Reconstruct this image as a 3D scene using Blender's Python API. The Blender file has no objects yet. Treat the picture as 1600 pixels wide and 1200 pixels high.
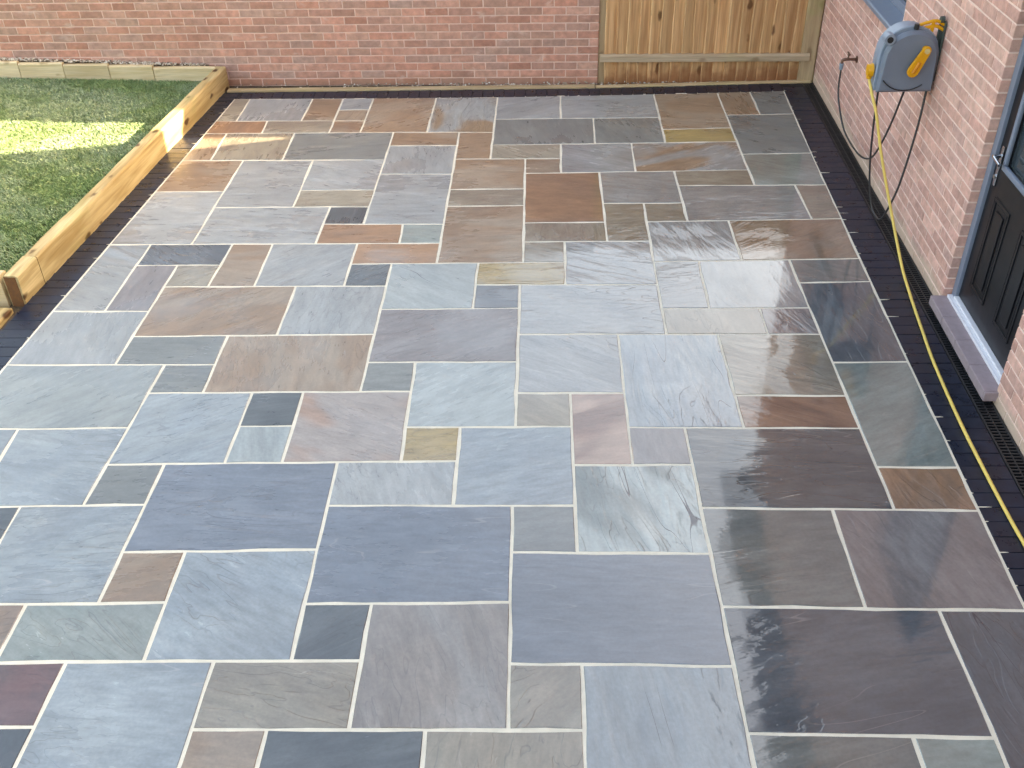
import bpy, bmesh, math, random
import numpy as np
from mathutils import Vector, Matrix

random.seed(7)
rng = np.random.default_rng(11)
scene = bpy.context.scene
COL = scene.collection

# ---------------------------------------------------------------- camera
CAM_H = 3.48
FPX = 1565.33                       # focal length in pixels of a 1600 px wide frame
R_AX = Vector((0.99946, 0.02457, -0.02103)).normalized()
F_AX = Vector((-0.03212, 0.80487, -0.59258)).normalized()
U_AX = R_AX.cross(F_AX).normalized()
R_AX = F_AX.cross(U_AX).normalized()
cam_d = bpy.data.cameras.new('camera')
cam = bpy.data.objects.new('camera', cam_d)
COL.objects.link(cam)
cam_d.sensor_fit = 'HORIZONTAL'
cam_d.angle = 2 * math.atan(800 / FPX)
cam_d.clip_start = 0.05
cam_d.clip_end = 2000
cam.matrix_world = Matrix(((R_AX.x, U_AX.x, -F_AX.x, 0), (R_AX.y, U_AX.y, -F_AX.y, 0),
                           (R_AX.z, U_AX.z, -F_AX.z, CAM_H), (0, 0, 0, 1)))
scene.camera = cam

# ---------------------------------------------------------------- light
SUN_EL = math.radians(20.5)
SUN_AZ = math.atan2(0.268, 1.0)     # direction TO the sun, measured from +X towards +Y
w = bpy.data.worlds.new('World')
scene.world = w
w.use_nodes = True
nt = w.node_tree
bg = nt.nodes['Background']
sky = nt.nodes.new('ShaderNodeTexSky')
sky.sky_type = 'NISHITA'
sky.sun_disc = False
sky.sun_elevation = SUN_EL
sky.sun_rotation = math.pi / 2 - SUN_AZ
sky.altitude = 50
sky.air_density = 1.0
sky.dust_density = 7.0
sky.ozone_density = 1.0
nt.links.new(sky.outputs[0], bg.inputs[0])
bg.inputs[1].default_value = 0.15
sl = bpy.data.lights.new('sun', 'SUN')
sl.energy = 4.5
sl.angle = math.radians(0.5)
sl.color = (1.0, 0.9, 0.74)
so = bpy.data.objects.new('sun', sl)
COL.objects.link(so)
to_sun = Vector((math.cos(SUN_EL) * math.cos(SUN_AZ), math.cos(SUN_EL) * math.sin(SUN_AZ), math.sin(SUN_EL)))
so.rotation_euler = (-to_sun).to_track_quat('-Z', 'Y').to_euler()
so.location = to_sun * 30
vs = scene.view_settings
vs.view_transform = 'Standard'
vs.look = 'None'
vs.exposure = 2.88
vs.gamma = 1.0
vs.use_curve_mapping = False
vs.use_white_balance = True
vs.white_balance_temperature = 8600
vs.white_balance_tint = 9
scene.cycles.use_denoising = True
scene.cycles.max_bounces = 5
scene.cycles.use_adaptive_sampling = True
scene.cycles.adaptive_threshold = 0.03
scene.cycles.sample_clamp_indirect = 8

SLABS = '''-2988,9400,-2852,9396,-2849,8844,-3026,8848;-2839,9396,-2236,9380,-2241,8831,-2836,8844;-2223,9380,-1939,9375,-1936,8824,-2229,8831;-1926,9375,-1643,9371,-1646,9093,-1925,9092;-1925,9080,-1646,9080,-1649,8818,-1924,8824;-3026,8836,-2556,8825,-2544,8550,-3046,8554;-2544,8825,-1936,8812,-1935,8544,-2531,8550;-1924,8812,-1649,8805,-1652,8540,-1923,8544;-1631,9371,-1039,9367,-1049,8530,-1640,8540;-1027,9367,-447,9369,-454,8517,-1036,8530;-435,9369,155,9376,152,8819,-439,8820;-439,8808,446,8806,438,8242,-444,8232;168,9376,1048,9396,1046,8818,164,8819;459,8806,1046,8805,1044,8248,450,8242;-444,8220,142,8226,139,7933,-446,7940;-747,8512,-454,8505,-458,7940,-746,7944;-1336,8523,-760,8512,-759,8231,-1339,8239;-1339,8226,-759,8218,-758,7646,-1344,7658;-2232,8535,-1349,8523,-1354,7945,-2220,7957;-2849,8541,-2244,8535,-2233,7957,-2839,7965;-3046,8542,-2862,8541,-2852,7965,-3086,7968;-3086,7956,-2567,7949,-2577,7353,-3127,7358;-2555,7949,-1966,7941,-1961,7066,-2569,7069;-1954,7941,-1354,7933,-1359,7357,-1950,7363;-1950,7351,-1359,7344,-1362,7062,-1949,7066;-1344,7645,-758,7634,-759,6760,-1352,6770;-3127,7346,-2577,7340,-2591,6471,-3186,6476;-2569,7057,-1668,7052,-1673,6466,-2579,6471;-1655,7052,-1362,7050,-1365,6770,-1658,6776;-746,7931,-161,7924,-158,7356,-746,7356;-746,7344,-158,7344,-157,7062,-746,7057;-746,7044,-157,7050,-152,6170,-748,6167;-149,7924,139,7921,137,7651,-147,7646;154,8226,752,8233,745,7659,149,7651;764,8233,1662,8243,1665,7673,758,7659;1060,9396,1654,9417,1660,8559,1058,8540;1058,8528,1660,8547,1662,8255,1057,8248;1667,9417,1965,9430,1968,8866,1670,8860;1977,9430,2293,9445,2273,8871,1980,8866;1670,8848,2273,8859,2245,7999,1676,7990;1676,7977,2245,7986,2226,7384,1679,7386;1073,7652,1665,7660,1667,7386,1075,7389;461,7643,1060,7652,1064,7082,463,7084;1075,7377,1983,7372,1991,6795,1079,6778;1995,7372,2226,7371,2210,6799,2003,6795;-147,7634,448,7643,452,6773,-143,6769;-143,6756,452,6760,453,6473,-142,6472;463,7071,763,7070,761,6473,466,6473;776,7070,1064,7069,1066,6778,774,6772;774,6760,1370,6771,1374,6181,773,6169;1382,6771,2210,6786,2193,6198,1387,6181;-142,6460,144,6460,141,6172,-140,6170;156,6460,761,6461,759,5860,151,5865;-454,6156,141,6160,139,5865,-458,5870;-1066,6153,-467,6156,-473,5567,-1066,5562;-1354,6452,-759,6450,-760,6167,-1355,6164;-1658,6763,-1066,6753,-1060,6463,-1661,6466;-1054,6753,-759,6747,-759,6462,-1047,6463;-1355,6151,-1078,6153,-1078,5862,-1356,5863;-1976,6455,-1366,6452,-1368,5863,-1974,5865;-2271,6457,-1988,6455,-1986,5865,-2290,5866;-2881,6461,-2283,6457,-2293,6162,-2886,6164;-2590,6151,-2293,6150,-2303,5866,-2596,5866;-2886,6151,-2602,6151,-2614,5553,-2896,5556;-3186,6464,-2893,6461,-2909,5556,-3247,5558;-2596,5854,-1698,5852,-1698,5262,-2607,5252;-1686,5852,-1078,5850,-1079,5268,-1685,5262;-1066,5550,-169,5558,-168,4962,-1067,4960;-458,5857,-170,5855,-169,5570,-460,5567;-157,5855,759,5848,757,5254,-156,5261;773,6157,1074,6163,1064,5554,771,5553;1086,6163,1703,6176,1709,5555,1076,5554;1715,6176,2193,6185,2185,5886,1718,5873;771,5540,1388,5542,1388,5250,770,5254;1400,5542,1709,5543,1711,5248,1400,5250;1718,5861,2185,5873,2162,4949,1726,4942;1726,4930,2162,4937,2141,3993,1735,3997;1735,3985,2141,3981,2135,3670,1737,3676;-3247,5546,-2614,5541,-2625,4942,-3288,4942;-2607,5240,-2011,5246,-2008,4941,-2612,4942;-1998,5246,-1079,5256,-1079,4662,-1994,4654;-3288,4930,-2318,4929,-2337,4330,-3329,4312;-2305,4929,-2008,4929,-2006,4654,-2315,4652;-2948,4306,-2337,4317,-2358,3697,-2923,3685;-3329,4300,-2960,4306,-2936,3685,-3371,3676;-2315,4640,-1712,4644,-1713,4025,-2335,4015;-1700,4644,-1413,4647,-1410,4343,-1700,4340;-1700,4328,-1410,4330,-1408,4030,-1701,4025;-1401,4647,-782,4652,-771,4040,-1395,4030;-1067,4947,-787,4948,-782,4664,-1067,4662;-775,4948,-168,4949,-166,4334,-764,4330;-156,5248,455,5244,456,4644,-154,4646;467,5244,1077,5240,1089,4322,469,4327;1089,5240,1711,5236,1717,4612,1097,4620;1097,4607,1717,4600,1720,4316,1101,4322;-154,4633,144,4632,145,4336,-154,4334;156,4632,456,4631,458,4013,159,4013;469,4315,767,4312,771,4014,470,4013;779,4312,1720,4304,1725,3676,788,3689;-764,4318,-474,4320,-470,4045,-759,4040;-461,4320,145,4323,147,3703,-454,3701;-1097,4022,-470,4032,-467,3701,-1092,3700;-2335,4003,-2038,4008,-2040,3704,-2345,3697;-2025,4008,-1109,4022,-1101,3394,-2031,3372;-2666,3678,-2040,3691,-2046,3051,-2657,3037;-3371,3664,-2678,3678,-2669,3037,-3413,3020;-2031,3359,-1738,3366,-1735,3058,-2034,3051;-1725,3366,-1101,3381,-1093,2736,-1719,2728;-1092,3687,-168,3689,-161,3068,-1084,3052;-156,3689,147,3690,149,3377,-152,3379;159,4001,771,4001,780,3373,161,3377;-152,3366,780,3360,789,2724,-145,2729;788,3676,1422,3668,1423,3042,797,3049;1435,3668,2135,3658,2123,3035,1435,3042;-2365,3031,-1735,3045,-1732,2728,-2363,2716;-3067,3016,-2378,3031,-2375,2716,-3048,2700;-1084,3040,-791,3045,-792,2738,-1080,2736;-779,3045,-161,3055,-153,2404,-780,2400;797,3036,1742,3026,1755,2387,806,2399;1754,3026,2123,3022,2107,2129,1772,2130;-2752,2695,-2066,2710,-2071,2399,-2736,2385;-2053,2710,-1426,2720,-1431,2111,-2063,2101;-1414,2720,-792,2726,-792,2400,-1416,2395;-1416,2382,-1123,2385,-1123,2115,-1419,2111;-1111,2385,-485,2389,-480,2122,-1111,2115;-473,2389,150,2394,151,2127,-468,2122;-145,2716,150,2715,150,2406,-141,2404;162,2715,789,2712,797,2130,163,2127;806,2386,1438,2379,1438,2131,809,2130;1451,2379,1755,2375,1760,2130,1450,2131;-2736,2372,-2071,2386,-2075,2101,-2722,2088'''
# ---------------------------------------------------------------- helpers
def lin(r, g=None, b=None):
    if g is None:
        g = b = r
    return tuple(((c / 255) / 12.92 if c / 255 <= 0.04045 else ((c / 255 + 0.055) / 1.055) ** 2.4) for c in (r, g, b)) + (1.0,)

A_B = 0.02                                            # turn of the building against the paving
CORNER = Vector((2.633, 9.729, 0))                    # where house wall and back wall meet
B_ROT = math.pi - A_B
NH = Vector((math.cos(B_ROT), math.sin(B_ROT), 0))    # local x: out of the house wall
NB = Vector((-NH.y, NH.x, 0))                         # local y: from the back wall towards the house rear

def bworld(s, u, z):
    return CORNER + NH * s + NB * u + Vector((0, 0, z))

def pix(P):
    d = Vector(P) - Vector((0, 0, CAM_H))
    k = d.dot(F_AX)
    if k <= 0.05:
        return None
    return (800 + FPX * d.dot(R_AX) / k, 600 - FPX * d.dot(U_AX) / k)

def add(name, data, mat=None, parent=None, loc=None, rotz=None):
    o = bpy.data.objects.new(name, data)
    COL.objects.link(o)
    if mat is not None and data is not None and not data.materials:
        data.materials.append(mat)
    if parent is not None:
        o.parent = parent
    if loc is not None:
        o.location = loc
    if rotz is not None:
        o.rotation_euler = (0, 0, rotz)
    return o

def thing(name, label, cat, loc=(0, 0, 0), rotz=0.0, group=None):
    o = add(name, None, loc=loc, rotz=rotz)
    o.empty_display_size = 0.1
    tag(o, label, cat, group)
    return o

def tag(o, label, cat, group=None):
    o['label'] = label
    o['category'] = cat
    if group:
        o['group'] = group
    return o

class MB:
    """collects polygons for one mesh"""
    def __init__(self):
        self.v = []
        self.f = []
    def poly(self, pts, faces):
        n = len(self.v)
        self.v += [tuple(p) for p in pts]
        self.f += [tuple(i + n for i in f) for f in faces]
        return self
    def box(self, x0, x1, y0, y1, z0, z1, c=0.0):
        """box; c > 0 chamfers every edge"""
        if c <= 0:
            return self.poly([(x0, y0, z0), (x1, y0, z0), (x1, y1, z0), (x0, y1, z0), (x0, y0, z1), (x1, y0, z1), (x1, y1, z1), (x0, y1, z1)],
                             [(3, 2, 1, 0), (4, 5, 6, 7), (0, 1, 5, 4), (1, 2, 6, 5), (2, 3, 7, 6), (3, 0, 4, 7)])
        bm = bmesh.new()
        bmesh.ops.create_cube(bm, size=1)
        for v in bm.verts:
            v.co = Vector((x0 + (v.co.x + .5) * (x1 - x0), y0 + (v.co.y + .5) * (y1 - y0), z0 + (v.co.z + .5) * (z1 - z0)))
        bmesh.ops.bevel(bm, geom=bm.edges[:], offset=c, segments=2, affect='EDGES', profile=0.6)
        bm.verts.index_update()
        self.poly([v.co[:] for v in bm.verts], [[v.index for v in f.verts] for f in bm.faces])
        bm.free()
        return self
    def tube(self, pts, r, n=8, caps=True, r1=None):
        pts = [Vector(p) for p in pts]
        m = len(pts)
        up = Vector((0, 0, 1))
        rings = []
        prev = None
        for i, p in enumerate(pts):
            t = (pts[min(i + 1, m - 1)] - pts[max(i - 1, 0)]).normalized()
            if prev is None:
                a = t.cross(up)
                if a.length < 0.1:
                    a = t.cross(Vector((1, 0, 0)))
                a.normalize()
            else:
                a = (prev - t * prev.dot(t)).normalized()
            prev = a
            b = t.cross(a)
            rr = r if r1 is None else r + (r1 - r) * i / (m - 1)
            rings.append([p + (a * math.cos(k * 2 * math.pi / n) + b * math.sin(k * 2 * math.pi / n)) * rr for k in range(n)])
        fs = []
        for i in range(m - 1):
            for k in range(n):
                fs.append((i * n + k, i * n + (k + 1) % n, (i + 1) * n + (k + 1) % n, (i + 1) * n + k))
        if caps:
            fs.append(tuple(range(n - 1, -1, -1)))
            fs.append(tuple((m - 1) * n + k for k in range(n)))
        return self.poly([q for r_ in rings for q in r_], fs)
    def extrude(self, outline, d0, d1, axis='y', c=0.0):
        """outline: 2D points; extruded along an axis between d0 and d1, edges chamfered by c"""
        n = len(outline)
        cx = sum(p[0] for p in outline) / n
        cy = sum(p[1] for p in outline) / n
        def ins(p, k):
            dx, dy = p[0] - cx, p[1] - cy
            L = math.hypot(dx, dy)
            return (p[0] - dx / L * k, p[1] - dy / L * k)
        def put(p, d):
            return (p[0], d, p[1]) if axis == 'y' else ((p[0], p[1], d) if axis == 'z' else (d, p[0], p[1]))
        s = 1 if d1 > d0 else -1
        layers = [(d0, c), (d0 + s * c, 0), (d1 - s * c, 0), (d1, c)] if c > 0 else [(d0, 0), (d1, 0)]
        pts = [put(ins(p, k) if k else p, d) for d, k in layers for p in outline]
        fs = [tuple(range(n)), tuple((len(layers) - 1) * n + k for k in range(n - 1, -1, -1))]
        for j in range(len(layers) - 1):
            for k in range(n):
                fs.append((j * n + (k + 1) % n, j * n + k, (j + 1) * n + k, (j + 1) * n + (k + 1) % n))
        return self.poly(pts, fs)
    def mesh(self, name, smooth=None):
        me = bpy.data.meshes.new(name)
        me.from_pydata(self.v, [], self.f)
        bm = bmesh.new()
        bm.from_mesh(me)
        bmesh.ops.recalc_face_normals(bm, faces=bm.faces)
        bm.to_mesh(me)
        bm.free()
        if smooth:
            me.polygons.foreach_set('use_smooth', [True] * len(me.polygons))
            if smooth < 3:
                try:
                    me.set_sharp_from_angle(angle=smooth)
                except Exception:
                    pass
        me.update()
        return me

def spline(pts, k=8):
    P = [Vector(p) for p in pts]
    P = [P[0] * 2 - P[1]] + P + [P[-1] * 2 - P[-2]]
    out = []
    for i in range(1, len(P) - 2):
        for j in range(k):
            t = j / k
            a, b, c, d = P[i - 1], P[i], P[i + 1], P[i + 2]
            out.append(0.5 * ((2 * b) + (c - a) * t + (2 * a - 5 * b + 4 * c - d) * t * t + (3 * b - a - 3 * c + d) * t ** 3))
    out.append(P[-2])
    return out

# ---------------------------------------------------------------- material helpers
class NT:
    def __init__(self, name):
        self.m = bpy.data.materials.new(name)
        self.m.use_nodes = True
        self.t = self.m.node_tree
        self.p = self.t.nodes['Principled BSDF']
    def n(self, typ, **kw):
        nd = self.t.nodes.new('ShaderNode' + typ)
        for k, v in kw.items():
            setattr(nd, k, v)
        return nd
    def put(self, sock, v):
        if isinstance(v, bpy.types.NodeSocket):
            self.t.links.new(v, sock)
        else:
            sock.default_value = v
    def math(self, op, a, b=0.0, c=None, clamp=False):
        nd = self.n('Math', operation=op, use_clamp=clamp)
        self.put(nd.inputs[0], a)
        self.put(nd.inputs[1], b)
        if c is not None:
            self.put(nd.inputs[2], c)
        return nd.outputs[0]
    def vmath(self, op, a, b=None):
        nd = self.n('VectorMath', operation=op)
        self.put(nd.inputs[0], a)
        if b is not None:
            self.put(nd.inputs[3] if op == 'SCALE' else nd.inputs[1], b)
        return nd.outputs[0]
    def noise(self, vec, scale, detail=3.0, rough=0.55, dist=0.0, color=False):
        nd = self.n('TexNoise')
        self.put(nd.inputs['Vector'], vec)
        nd.inputs['Scale'].default_value = scale
        nd.inputs['Detail'].default_value = detail
        nd.inputs['Roughness'].default_value = rough
        nd.inputs['Distortion'].default_value = dist
        return nd.outputs[1] if color else nd.outputs[0]
    def ramp(self, v, a, b, lo=0.0, hi=1.0, smooth=True):
        nd = self.n('MapRange', interpolation_type='SMOOTHSTEP' if smooth else 'LINEAR')
        self.put(nd.inputs[0], v)
        nd.inputs[1].default_value = a
        nd.inputs[2].default_value = b
        nd.inputs[3].default_value = lo
        nd.inputs[4].default_value = hi
        return nd.outputs[0]
    def mix(self, f, a, b, mode='MIX'):
        nd = self.n('Mix', data_type='RGBA', blend_type=mode)
        self.put(nd.inputs[0], f)
        self.put(nd.inputs[6], a)
        self.put(nd.inputs[7], b)
        return nd.outputs[2]
    def attr(self, name):
        nd = self.n('Attribute', attribute_type='OBJECT', attribute_name=name)
        return nd
    def pos(self):
        return self.n('NewGeometry').outputs['Position']
    def obj(self):
        return self.n('TexCoord').outputs['Object']
    def rand(self):
        return self.n('ObjectInfo').outputs['Random']
    def island(self):
        return self.n('NewGeometry').outputs['Random Per Island']
    def bump(self, h, strength=1.0, dist=1.0, normal=None):
        nd = self.n('Bump')
        self.put(nd.inputs['Strength'], strength)
        nd.inputs['Distance'].default_value = dist
        self.put(nd.inputs['Height'], h)
        if normal is not None:
            self.put(nd.inputs['Normal'], normal)
        self.t.links.new(nd.outputs[0], self.p.inputs['Normal'])
        return nd.outputs[0]
    def set(self, **kw):
        for k, v in kw.items():
            self.put(self.p.inputs[k.replace('_', ' ')], v)
        return self.m

def shift(N, vec, rnd, k=37.0):
    cb = N.n('CombineXYZ')
    N.put(cb.inputs[0], N.math('MULTIPLY', rnd, k))
    N.put(cb.inputs[1], N.math('MULTIPLY', rnd, k * 1.7))
    N.put(cb.inputs[2], N.math('MULTIPLY', rnd, k * 0.6))
    return N.vmath('ADD', vec, cb.outputs[0])

def mat_slab():
    N = NT('riven_sandstone')
    P = N.pos()
    rnd = N.rand()
    rot = N.n('VectorRotate', rotation_type='Z_AXIS')
    N.put(rot.inputs['Vector'], P)
    N.put(rot.inputs['Angle'], N.attr('grain').outputs['Fac'])
    Q = shift(N, rot.outputs[0], rnd)
    Qs = N.vmath('MULTIPLY', Q, (1.0, 3.6, 1.0))
    ta, tb = N.attr('tone_a').outputs['Vector'], N.attr('tone_b').outputs['Vector']
    mot = N.attr('mottle').outputs['Fac']
    wet = N.attr('wet').outputs['Fac']
    rel = N.attr('relief').outputs['Fac']
    n1 = N.noise(Qs, 1.5, 3, 0.52, 0.7)
    n2 = N.noise(Q, 60, 2, 0.6)
    n3 = N.noise(N.vmath('MULTIPLY', Q, (1.0, 1.8, 1.0)), 1.7, 2, 0.5, 0.5)
    n4 = N.noise(Qs, 7, 3, 0.6)
    n5 = N.noise(P, 1.3, 3, 0.55)
    # layers split off along the bedding: flat treads with sharp little steps
    k = N.math('MULTIPLY', n1, 9.0)
    fr = N.math('FRACT', k)
    tread = N.math('ADD', N.math('FLOOR', k), N.ramp(fr, 0.9, 1.0))
    edge = N.math('MULTIPLY', N.ramp(fr, 0.86, 0.95), N.ramp(fr, 1.0, 0.95))
    stepmask = N.ramp(N.noise(Q, 1.3, 1, 0.5), 0.46, 0.62)
    # colour
    col = N.mix(N.math('MULTIPLY', mot, N.ramp(n3, 0.42, 0.6)), ta, tb)
    streak = N.ramp(n4, 0.3, 0.72, 0.84, 1.15, smooth=False)
    col = N.mix(1.0, col, streak, 'MULTIPLY')
    grainy = N.ramp(n2, 0.3, 0.7, 0.93, 1.07, smooth=False)
    col = N.mix(1.0, col, grainy, 'MULTIPLY')
    big = N.ramp(n1, 0.32, 0.68, 0.9, 1.1, smooth=False)
    col = N.mix(1.0, col, big, 'MULTIPLY')
    # thin pale and dark seams
    seam = N.noise(N.vmath('MULTIPLY', Q, (1.0, 8.0, 1.0)), 0.6, 2, 0.55)
    d = N.math('ABSOLUTE', N.math('SUBTRACT', seam, 0.5))
    line = N.math('MULTIPLY', N.ramp(d, 0.0045, 0.001), N.ramp(N.noise(Q, 2.1, 2), 0.52, 0.66))
    line = N.math('MULTIPLY', line, 0.2)
    col = N.mix(line, col, lin(205, 200, 195))
    crk = N.noise(N.vmath('MULTIPLY', Q, (1.0, 9.0, 1.0)), 0.7, 1, 0.5)
    dc = N.math('ABSOLUTE', N.math('SUBTRACT', crk, 0.52))
    crack = N.math('MULTIPLY', N.ramp(dc, 0.0035, 0.0008), N.math('MULTIPLY', N.attr('crack').outputs['Fac'], N.ramp(n3, 0.44, 0.52)))
    col = N.mix(crack, col, lin(58, 60, 70))
    col = N.mix(N.math('MULTIPLY', N.math('MULTIPLY', edge, stepmask), 0.3), col, lin(70, 68, 70))
    # wet film: darker, glossier, fills the fine grain
    film = N.ramp(N.math('ADD', wet, N.math('MULTIPLY', N.math('SUBTRACT', n5, 0.5), 1.5)), 0.25, 0.8)
    col = N.mix(N.math('MULTIPLY', film, 0.3), col, (0.05, 0.05, 0.055, 1))
    rough = N.math('ADD', N.ramp(film, 0, 1, 0.32, 0.07, smooth=False), N.math('MULTIPLY', N.math('SUBTRACT', n4, 0.5), 0.22), clamp=True)
    h = N.math('ADD', N.math('MULTIPLY', N.math('MULTIPLY', tread, stepmask), 0.0020), N.math('MULTIPLY', n1, 0.011))
    h = N.math('ADD', h, N.math('MULTIPLY', n4, 0.0022))
    h = N.math('ADD', h, N.math('MULTIPLY', n2, N.ramp(film, 0, 1, 0.00025, 0.00006, smooth=False)))
    N.bump(h, rel, 1.0)
    N.set(Base_Color=col, Roughness=rough, IOR=1.5, Specular_IOR_Level=0.85)
    N.set(Coat_Weight=N.math('MULTIPLY', film, 1.0), Coat_Roughness=0.05, Coat_IOR=1.5)
    return N.m

def mat_mortar(name, c, bumpy=0.0008):
    N = NT(name)
    P = N.pos()
    n = N.noise(P, 9, 3, 0.65)
    n2 = N.noise(P, 160, 1, 0.6)
    col = N.mix(N.ramp(n, 0.3, 0.7), c, tuple(x * 0.86 for x in c[:3]) + (1,))
    col = N.mix(N.ramp(N.noise(P, 2.2, 3), 0.55, 0.75, 0, 0.25), col, lin(150, 140, 120))
    N.bump(N.math('MULTIPLY', n2, bumpy), 1, 1)
    return N.set(Base_Color=col, Roughness=0.85)

def mat_sett():
    N = NT('black_sett')
    P = N.pos()
    rnd = N.rand()
    Q = shift(N, P, rnd)
    n = N.noise(Q, 14, 3, 0.6)
    n2 = N.noise(Q, 90, 1, 0.6)
    col = N.mix(N.ramp(n, 0.3, 0.75), lin(20, 28, 45), lin(33, 43, 62))
    col = N.mix(N.math('MULTIPLY', rnd, 0.35), col, lin(46, 44, 50))
    scuff = N.ramp(N.noise(N.vmath('MULTIPLY', Q, (1, 5, 1)), 9, 4, 0.7), 0.68, 0.76, 0, 0.2)
    col = N.mix(scuff, col, lin(112, 115, 122))
    N.bump(N.math('ADD', N.math('MULTIPLY', n, 0.0012), N.math('MULTIPLY', n2, 0.0002)), 0.9, 1)
    return N.set(Base_Color=col, Roughness=N.ramp(n, 0.3, 0.7, 0.26, 0.42), Specular_IOR_Level=0.38)

def mat_brick(name, tones, island, base_c, base_h, base_amt, bloom=0.5):
    N = NT(name)
    P = N.pos()
    rnd = N.island() if island else N.rand()
    Q = shift(N, P, rnd)
    r2 = N.math('FRACT', N.math('MULTIPLY', rnd, 7.31))
    cr = N.n('ValToRGB')
    cr.color_ramp.interpolation = 'LINEAR'
    el = cr.color_ramp.elements
    while len(el) < len(tones):
        el.new(0.5)
    for i, c in enumerate(tones):
        el[i].position = i / (len(tones) - 1)
        el[i].color = c
    N.put(cr.inputs[0], rnd)
    n = N.noise(Q, 16, 2, 0.62)
    n2 = N.noise(Q, 120, 2, 0.65)
    lime = N.noise(N.vmath('MULTIPLY', P, (1, 1, 2.2)), 4.5, 3, 0.62, 0.5)
    col = N.mix(1.0, cr.outputs[0], N.ramp(n, 0.25, 0.75, 0.78, 1.18, smooth=False), 'MULTIPLY')
    col = N.mix(1.0, col, N.ramp(r2, 0, 1, 0.88, 1.1, smooth=False), 'MULTIPLY')
    col = N.mix(N.ramp(n2, 0.55, 0.8, 0, 0.35), col, lin(150, 108, 96))
    # lime bloom and smeared mortar
    col = N.mix(N.ramp(lime, 0.6, 0.74, 0, bloom), col, lin(226, 196, 182))
    z = N.n('SeparateXYZ')
    N.put(z.inputs[0], P)
    zz = N.math('SUBTRACT', z.outputs[2], N.math('MULTIPLY', N.math('SUBTRACT', N.noise(P, 3.5, 2), 0.5), base_h * 1.6))
    col = N.mix(N.ramp(zz, base_h, base_h * 0.35, 0, base_amt), col, base_c)
    N.bump(N.math('ADD', N.math('MULTIPLY', n, 0.004), N.math('MULTIPLY', n2, 0.0012)), 1.0, 1)
    return N.set(Base_Color=col, Roughness=0.82, Specular_IOR_Level=0.3)

def mat_wood(name, ca, cb, dark, axis, ring=18.0, green=0.0, knots=0.5, foot=None, rough=0.72):
    """axis: 0/1/2 the local axis the grain runs along"""
    N = NT(name)
    P = N.obj()
    rnd = N.rand()
    Q = shift(N, P, rnd)
    st = [ring, ring, ring]
    st[axis] = 1.4
    n = N.noise(N.vmath('MULTIPLY', Q, tuple(st)), 1.0, 2, 0.55, 0.5)
    st2 = [90, 90, 90]
    st2[axis] = 4
    n2 = N.noise(N.vmath('MULTIPLY', Q, tuple(st2)), 1.0, 3, 0.6)
    n3 = N.noise(Q, 2.3, 3)
    col = N.mix(N.ramp(n, 0.3, 0.7), ca, cb)
    col = N.mix(1.0, col, N.ramp(n2, 0.25, 0.75, 0.82, 1.12, smooth=False), 'MULTIPLY')
    col = N.mix(1.0, col, N.ramp(rnd, 0, 1, 0.8, 1.12, smooth=False), 'MULTIPLY')
    vo = N.n('TexVoronoi')
    ks = [7.0, 7.0, 7.0]
    ks[axis] = 3.4
    N.put(vo.inputs['Vector'], N.vmath('ADD', N.vmath('MULTIPLY', Q, tuple(ks)), N.vmath('SCALE', N.noise(Q, 12, 2, color=True), 0.25)))
    vo.inputs['Scale'].default_value = 1.0
    kn = N.math('MULTIPLY', N.ramp(vo.outputs['Distance'], 0.23, 0.1), knots)
    col = N.mix(kn, col, dark)
    if green:
        col = N.mix(N.ramp(n3, 0.52, 0.72, 0, green), col, lin(150, 160, 95))
    if foot is not None:
        z = N.n('SeparateXYZ')
        N.put(z.inputs[0], N.pos())
        zz = N.math('ADD', z.outputs[2], N.math('MULTIPLY', N.math('SUBTRACT', N.noise(Q, 6, 3), 0.5), 0.3))
        col = N.mix(N.ramp(zz, foot[0], foot[0] * 0.2, 0, foot[2]), col, foot[1])
    N.bump(N.math('ADD', N.math('MULTIPLY', n, 0.003), N.math('MULTIPLY', n2, 0.0012)), 0.9, 1)
    return N.set(Base_Color=col, Roughness=rough, Specular_IOR_Level=0.3)

def mat_plain(name, c, rough=0.5, metal=0.0, var=0.12, scale=12.0, bump=0.0, spec=0.5):
    N = NT(name)
    P = N.obj()
    n = N.noise(P, scale, 4, 0.6)
    col = N.mix(1.0, c, N.ramp(n, 0.25, 0.75, 1 - var, 1 + var, smooth=False), 'MULTIPLY')
    if bump:
        N.bump(N.math('MULTIPLY', n, bump), 1, 1)
    return N.set(Base_Color=col, Roughness=N.ramp(n, 0.3, 0.7, rough * 0.85, min(1, rough * 1.15)), Metallic=metal, Specular_IOR_Level=spec)

def mat_glass(name):
    N = NT(name)
    n = N.noise(N.obj(), 3, 2)
    N.bump(N.math('MULTIPLY', n, 0.002), 0.5, 1)
    return N.set(Base_Color=lin(70, 80, 86), Roughness=0.06, Specular_IOR_Level=0.8, Transmission_Weight=0.35, IOR=1.45)

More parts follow.
